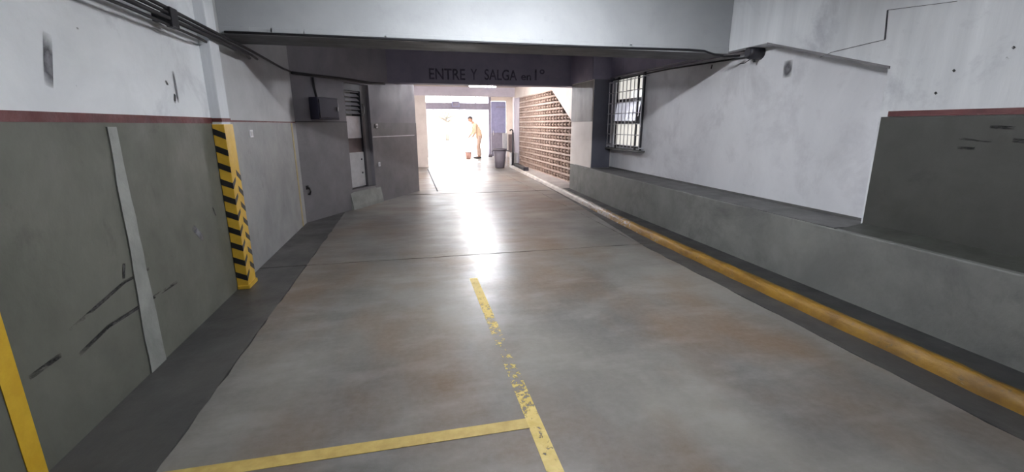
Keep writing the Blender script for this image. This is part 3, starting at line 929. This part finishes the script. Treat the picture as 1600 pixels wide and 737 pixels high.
# ------------------------------------------------------------------ bin, boards, hooked post, rubber bar at the end of the footway
bn = empty('rubbish_bin', (3.04, 15.25, 0))
tag(bn, 'grey tapered plastic bin at the far end of the kerb', 'bin')
lathe('body', [(.155, 0), (.165, .01), (.225, .62), (.215, .62), (.15, .05)], 'bin', bn, 24, (3.04, 15.25, 0))
lathe('rim', [(.222, .60), (.245, .605), (.245, .655), (.222, .66), (.212, .64)], 'bin', bn, 24, (3.04, 15.25, 0))
for sx in (-1, 1):
    box('handle', 3.04 + sx * .262 - .03, 3.04 + sx * .262 + .03, 15.19, 15.31, .56, .60, 'bin', bn, .008)
hp = empty('hooked_post', (3.50, 15.1, .09))
tag(hp, 'dark upright post with a hooked top near the block wall', 'post')
tube('shaft', [(3.47, 15.1, .10), (3.47, 15.1, 1.20)], .035, 'darkmetal', hp, 12)
tube('hook', [(3.47, 15.1, 1.20), (3.465, 15.1, 1.265), (3.43, 15.1, 1.295), (3.385, 15.1, 1.285), (3.365, 15.1, 1.25)], .022, 'darkmetal', hp, 10)
box('base_plate', 3.40, 3.54, 15.03, 15.17, .092, .11, 'darkmetal', hp, .004)
rb = empty('rubber_bar', (3.45, 13.9, .09))
tag(rb, 'low black rubber bar lying on the footway beside the block wall', 'bar')
MB_ = Matrix.Translation((3.46, 13.9, .094)) @ Matrix.Rotation(math.radians(-3), 4, 'Z')
box('bar', -.07, .07, -.80, .80, 0, .10, 'black', rb, .025, MB_)
for yy in (-.8, .8):
    box('end_cap', -.078, .078, yy - .03, yy + .03, 0, .108, 'darkmetal', rb, .01, MB_)
sb = empty('sign_board', (3.55, 15.6, .1))
tag(sb, 'white board standing behind the bin', 'board')
box('board', 3.24, 3.42, 15.74, 15.765, .62, 1.17, 'white_metal', sb, .004)
box('leg', 3.25, 3.27, 15.765, 15.785, .0, 1.15, 'bar', sb)
box('leg', 3.39, 3.41, 15.765, 15.785, .0, 1.15, 'bar', sb)
bbd = empty('brown_board', (3.52, 15.55, .1))
tag(bbd, 'brown-grey board between the white board and the hooked post', 'board')
box('board', 3.43, 3.60, 15.56, 15.585, .53, 1.12, 'brown', bbd, .004)
box('frame', 3.42, 3.61, 15.585, 15.60, .52, 1.13, 'darkmetal', bbd, .002)
box('leg', 3.50, 3.53, 15.60, 15.62, .09, 1.0, 'darkmetal', bbd)
wbx = empty('white_box', (3.6, 15.55, .1))
tag(wbx, 'white box on the footway behind the hooked post', 'box')
box('body', 3.44, 3.68, 15.30, 15.50, .093, .46, 'white_metal', wbx, .008)
box('lid', 3.43, 3.69, 15.29, 15.51, .46, .50, 'white_metal', wbx, .006)

# ------------------------------------------------------------------ street outside
gz = .25
bm = bmesh.new()
prof2 = [(20.9, 0), (22.0, .0), (25.0, gz), (90, gz)]
for (a, za), (b, zb) in zip(prof2, prof2[1:]):
    q = [bm.verts.new(v) for v in ((-40, a, za - .003), (45, a, za - .003), (45, b, zb - .003), (-40, b, zb - .003))]
    bm.faces.new(q)
    q2 = [bm.verts.new(v) for v in ((-40, a, za - .3), (45, a, za - .3), (45, b, zb - .3), (-40, b, zb - .3))]
    bm.faces.new(q2[::-1])
gd = done('ground_street', bm, 'ext_ground')
struct(gd, 'sunlit pale street pavement outside the garage', 'ground')
# the building the garage belongs to: street front above and beside the opening
fb = empty('facade_garage')
struct(fb, 'street front of the garage building', 'wall')
box('facade_wall', -12, .14, 20.62, 20.88, 0, 6.5, 'ext_wall', fb)
box('facade_wall', 4.75, 16, 20.62, 20.88, 0, 6.5, 'ext_wall', fb)
box('facade_wall', .14, 4.75, 20.62, 20.88, 2.86, 6.5, 'ext_wall', fb)
# side wall by the entrance with a cream post
sw_ = box('entrance_side_wall', 3.80, 4.05, 21.3, 24.6, -.02, 2.9, 'ext_wall')
struct(sw_, 'white side wall outside, right of the person', 'wall')
box('cream_post', 3.70, 3.80, 22.3, 22.42, 0, 2.9, 'plaster', sw_)
gl = empty('gate_leaf', (.72, 21.0, 0))
tag(gl, 'white metal gate leaf folded back at the left of the street opening', 'gate')
box('leaf', .80, .84, 20.95, 22.3, .06, 2.06, 'white_metal', gl, .006)
for yy in (20.97, 22.25):
    box('upright', .785, .855, yy - .03, yy + .03, .01, 2.10, 'white_metal', gl, .004)
for zz in (.10, 1.05, 2.02):
    box('rail', .785, .855, 20.97, 22.25, zz - .03, zz + .03, 'white_metal', gl, .004)
# opposite side of the street
of = empty('opposite_house', (6, 44, gz))
tag(of, 'pale house across the sunlit street', 'building')
box('wall', -14, 24, 44, 50, gz - .05, 6.5, 'ext_wall', of)
for x in (-2.2, 1.2, 5.4, 9.2):
    o = box('window', x, x + 1.5, 43.93, 44.02, gz + 1.15, gz + 2.7, 'ext_grey', of)
    for k in (0, 1):
        bm = bmesh.new()
        bm_box(bm, x + .08 + k * .70, x + .72 + k * .70, 43.90, 43.95, gz + 1.23, gz + 2.62)
        done('pane', bm, 'ext_window', o)
box('door', 3.4, 4.4, 43.93, 44.02, gz, gz + 2.5, 'ext_grey', of)
box('plinth', -14, 24, 43.90, 44.0, gz - .05, gz + .35, 'ext_grey', of)
lg = empty('street_wall', (3, 40, gz))
tag(lg, 'low grey wall across the street behind the tree', 'wall')
box('wall', 1.3, 5.2, 40, 40.3, gz - .03, gz + .62, 'ext_grey', lg)
box('coping', 1.25, 5.25, 39.96, 40.34, gz + .62, gz + .72, 'ext_wall', lg)
tr = empty('street_tree', (2.95, 36, gz))
tag(tr, 'street tree with spreading branches seen through the opening', 'tree')
bm = bmesh.new()
base = Vector((2.95, 36, gz))
bm_tube(bm, [base + Vector((0, 0, -.02)), base + Vector((.03, 0, .8)), base + Vector((-.02, 0, 1.5))], [.16, .12, .10], 10)
done('trunk', bm, 'bark', tr, 0, True)
tips = []
for i in range(9):
    a = i * 2 * PI / 9 + random.uniform(-.2, .2)
    l = random.uniform(1.0, 1.8)
    p0 = base + Vector((-.02, 0, 1.3 + .05 * i))
    p1 = p0 + Vector((math.cos(a) * l * .5, math.sin(a) * l * .5, .18 + random.uniform(0, .3)))
    p2 = p1 + Vector((math.cos(a) * l * .5, math.sin(a) * l * .5, .25 + random.uniform(0, .6)))
    bm = bmesh.new()
    bm_tube(bm, [p0, p1, p2], [.06, .042, .02], 7)
    done('branch', bm, 'bark', tr, 0, True)
    tips += [p1, p2]
bm = bmesh.new()
for t in tips:
    for k in range(60):
        c = t + Vector((random.gauss(0, .30), random.gauss(0, .30), random.gauss(.35, .22)))
        d = Vector((random.uniform(-1, 1), random.uniform(-1, 1), random.uniform(-.6, .6))).normalized() * .06
        e = d.cross(Vector((random.uniform(-1, 1), random.uniform(-1, 1), 1))).normalized() * .03
        bm.faces.new([bm.verts.new(v) for v in (c - d, c + e, c + d, c - e)])
o = done('foliage', bm, 'leaf', tr)
o['kind'] = 'stuff'

# ------------------------------------------------------------------ person stooping at the street portal
def skin_obj(name, verts, edges, radii, mat, parent, root=0, sub=2):
    me = bpy.data.meshes.new(name)
    me.from_pydata([tuple(v) for v in verts], edges, [])
    me.update()
    o = link(name, me, mat, parent)
    md = o.modifiers.new('skin', 'SKIN')
    md.use_smooth_shade = True
    lay = me.skin_vertices[0].data
    for i, r in enumerate(radii):
        lay[i].radius = r if isinstance(r, tuple) else (r, r)
        lay[i].use_root = (i in root if isinstance(root, list) else i == root)
    s = o.modifiers.new('subdivision', 'SUBSURF')
    s.levels = sub; s.render_levels = sub
    return o

PX, PY = 2.97, 19.85
pe = empty('person', (PX, PY, 0))
tag(pe, 'person in tan clothes stooping forward at the street opening', 'person')
def P(x, y, z): return Vector((PX + x, PY + y, z))
# faces the left of the picture (-x); y is the person's own left/right
V, E_, R2 = [], [], []
def add(p, r, par=None):
    V.append(p); R2.append(r)
    if par is not None:
        E_.append((par, len(V) - 1))
    return len(V) - 1
pel = add(P(.06, 0, .96), (.115, .135))
sp1 = add(P(.05, 0, 1.12), (.105, .122), pel)
sp2 = add(P(-.03, 0, 1.30), (.105, .14), sp1)
sp3 = add(P(-.14, 0, 1.45), (.07, .10), sp2)
nk = add(P(-.23, 0, 1.56), .055, sp3)
nk2 = add(P(-.27, 0, 1.61), .052, nk)
ROOTS = [0]
for s in (-1, 1):
    hip = add(P(.06, s * .09, .90), .098, pel)
    kn = add(P(.015 + s * .03, s * .10, .50), .062, hip)
    cf = add(P(.04 + s * .04, s * .10, .34), .058, kn)
    an = add(P(.06 + s * .05, s * .10, .09), .040, cf)
    ft_ = add(P(-.05 + s * .05, s * .11, .045), .038, an)
    add(P(-.12 + s * .05, s * .115, .040), .030, ft_)
    sh = add(P(-.15, s * .17, 1.44), .062, sp3)
    el = add(P(-.16 - .02 * s, s * .22, 1.15), .045, sh)
    wr_ = add(P(-.30 - .05 * s, s * .16, .96), .030, el)
    hd = add(P(-.34 - .05 * s, s * .15, .90), (.022, .036), wr_)
    pm = add(P(-.355 - .05 * s, s * .15, .86), (.018, .038), hd)
    for k, (dy, L_) in enumerate(((-.030, .070), (-.010, .082), (.010, .076), (.029, .060))):
        f0 = add(P(-.352 - .05 * s, s * .15 + dy, .868), .010)          # each finger its own chain rooted in the palm
        ROOTS.append(f0)
        f1 = add(P(-.372 - .05 * s, s * .15 + dy * 1.15, .85 - L_ * .5), .010, f0)
        f2 = add(P(-.362 - .05 * s, s * .15 + dy * 1.15, .85 - L_), .009, f1)
    t0 = add(P(-.345 - .05 * s, s * .15 - s * .025, .90), .012)
    ROOTS.append(t0)
    t1 = add(P(-.365 - .05 * s, s * .15 - s * .052, .875), .011, t0)
    add(P(-.385 - .05 * s, s * .15 - s * .056, .845), .009, t1)
skin_obj('body', V, E_, R2, 'skin', pe, ROOTS, 2)
# head: lathed skull shape with nose, brow, mouth and ears
bm = bmesh.new()
bmesh.ops.create_uvsphere(bm, u_segments=24, v_segments=18, radius=1)
for v in bm.verts:
    x, y, z = v.co
    w = 1 - .22 * max(0, -z) - .06 * max(0, z)
    v.co = Vector((x * .098 * w - (.018 if z < 0 and x < 0 else 0) * -z, y * .078 * w, z * .118))
    if x < -.8 and abs(y) < .25 and -.35 < z < .05:
        v.co.x -= .020 * (1 - abs(y) / .25)                # nose
    if x < -.75 and .12 < abs(y) < .5 and .0 < z < .18:
        v.co.x += .008                                       # eye sockets
    if x < -.7 and abs(y) < .35 and -.55 < z < -.45:
        v.co.x += .005                                       # mouth line
hm = Matrix.Translation(P(-.315, 0, 1.685)) @ Matrix.Rotation(math.radians(-32), 4, 'Y')
for v in bm.verts:
    v.co = hm @ v.co
hd_ = done('head', bm, 'skin', pe, 0, True)
for s in (-1, 1):
    bm = bmesh.new()
    bmesh.ops.create_uvsphere(bm, u_segments=10, v_segments=8, radius=1)
    for v in bm.verts:
        v.co = hm @ Vector((v.co.x * .018 + .008, v.co.y * .010 + s * .080, v.co.z * .032))
    done('ear', bm, 'skin', hd_, 0, True)
    bm = bmesh.new()
    bmesh.ops.create_uvsphere(bm, u_segments=8, v_segments=6, radius=.009)
    for v in bm.verts:
        v.co = hm @ (v.co + Vector((-.087, s * .030, .010)))
    done('eye', bm, 'hair', hd_, 0, True)
bm = bmesh.new()
bmesh.ops.create_uvsphere(bm, u_segments=24, v_segments=18, radius=1)
bmesh.ops.delete(bm, geom=[v for v in bm.verts if v.co.z < (.35 if v.co.x < -.1 else -.15)], context='VERTS')
for v in bm.verts:
    v.co = hm @ Vector((v.co.x * .108 + .004, v.co.y * .087, v.co.z * .130))
done('hair', bm, 'hair', hd_, 0, True)
# clothes
V, E_, R2 = [], [], []
pel = add(P(.06, 0, .80), (.150, .185)); a0 = add(P(.06, 0, .95), (.158, .185), pel); a1 = add(P(.05, 0, 1.12), (.148, .165), a0); a2 = add(P(-.03, 0, 1.30), (.142, .175), a1); a3 = add(P(-.135, 0, 1.455), (.125, .150), a2)
add(P(-.215, 0, 1.545), .088, a3)
for s in (-1, 1):
    sh = add(P(-.15, s * .17, 1.44), .078, a3); el = add(P(-.16 - .02 * s, s * .22, 1.15), .060, sh); add(P(-.265 - .04 * s, s * .175, 1.005), .045, el)
skin_obj('shirt', V, E_, R2, 'tan', pe, 0, 2)
V, E_, R2 = [], [], []
pel = add(P(.06, 0, 1.00), (.105, .125))
for s in (-1, 1):
    hip = add(P(.06, s * .09, .87), .112, pel); kn = add(P(.015 + s * .03, s * .10, .50), .082, hip); cf = add(P(.04 + s * .04, s * .10, .34), .076, kn); add(P(.058 + s * .05, s * .10, .09), .066, cf)
skin_obj('trousers', V, E_, R2, 'dusty', pe, 0, 2)
for s in (-1, 1):
    bm = bmesh.new()
    bmesh.ops.create_uvsphere(bm, u_segments=16, v_segments=10, radius=1)
    for v in bm.verts:
        zc = max(v.co.z, -.55)
        v.co = P(-.035 + s * .05, s * .108, 0) + Vector((v.co.x * .155, v.co.y * .056, (zc + .55) * .062))
    done('shoe', bm, 'shoe', pe, 0, True)
bk = empty('bucket', (2.52, 19.75, 0))
tag(bk, 'faded pink bucket on the ground in front of the person', 'bucket')
lathe('body', [(.11, 0), (.115, .01), (.15, .28), (.143, .28), (.105, .03)], 'pink', bk, 20, (2.52, 19.75, 0))
lathe('rim', [(.148, .27), (.160, .272), (.160, .292), (.148, .295)], 'pink', bk, 20, (2.52, 19.75, 0))
tube('handle', [(2.365, 19.75, .28), (2.40, 19.75, .40), (2.52, 19.75, .45), (2.64, 19.75, .40), (2.675, 19.75, .28)], .006, 'white_metal', bk)
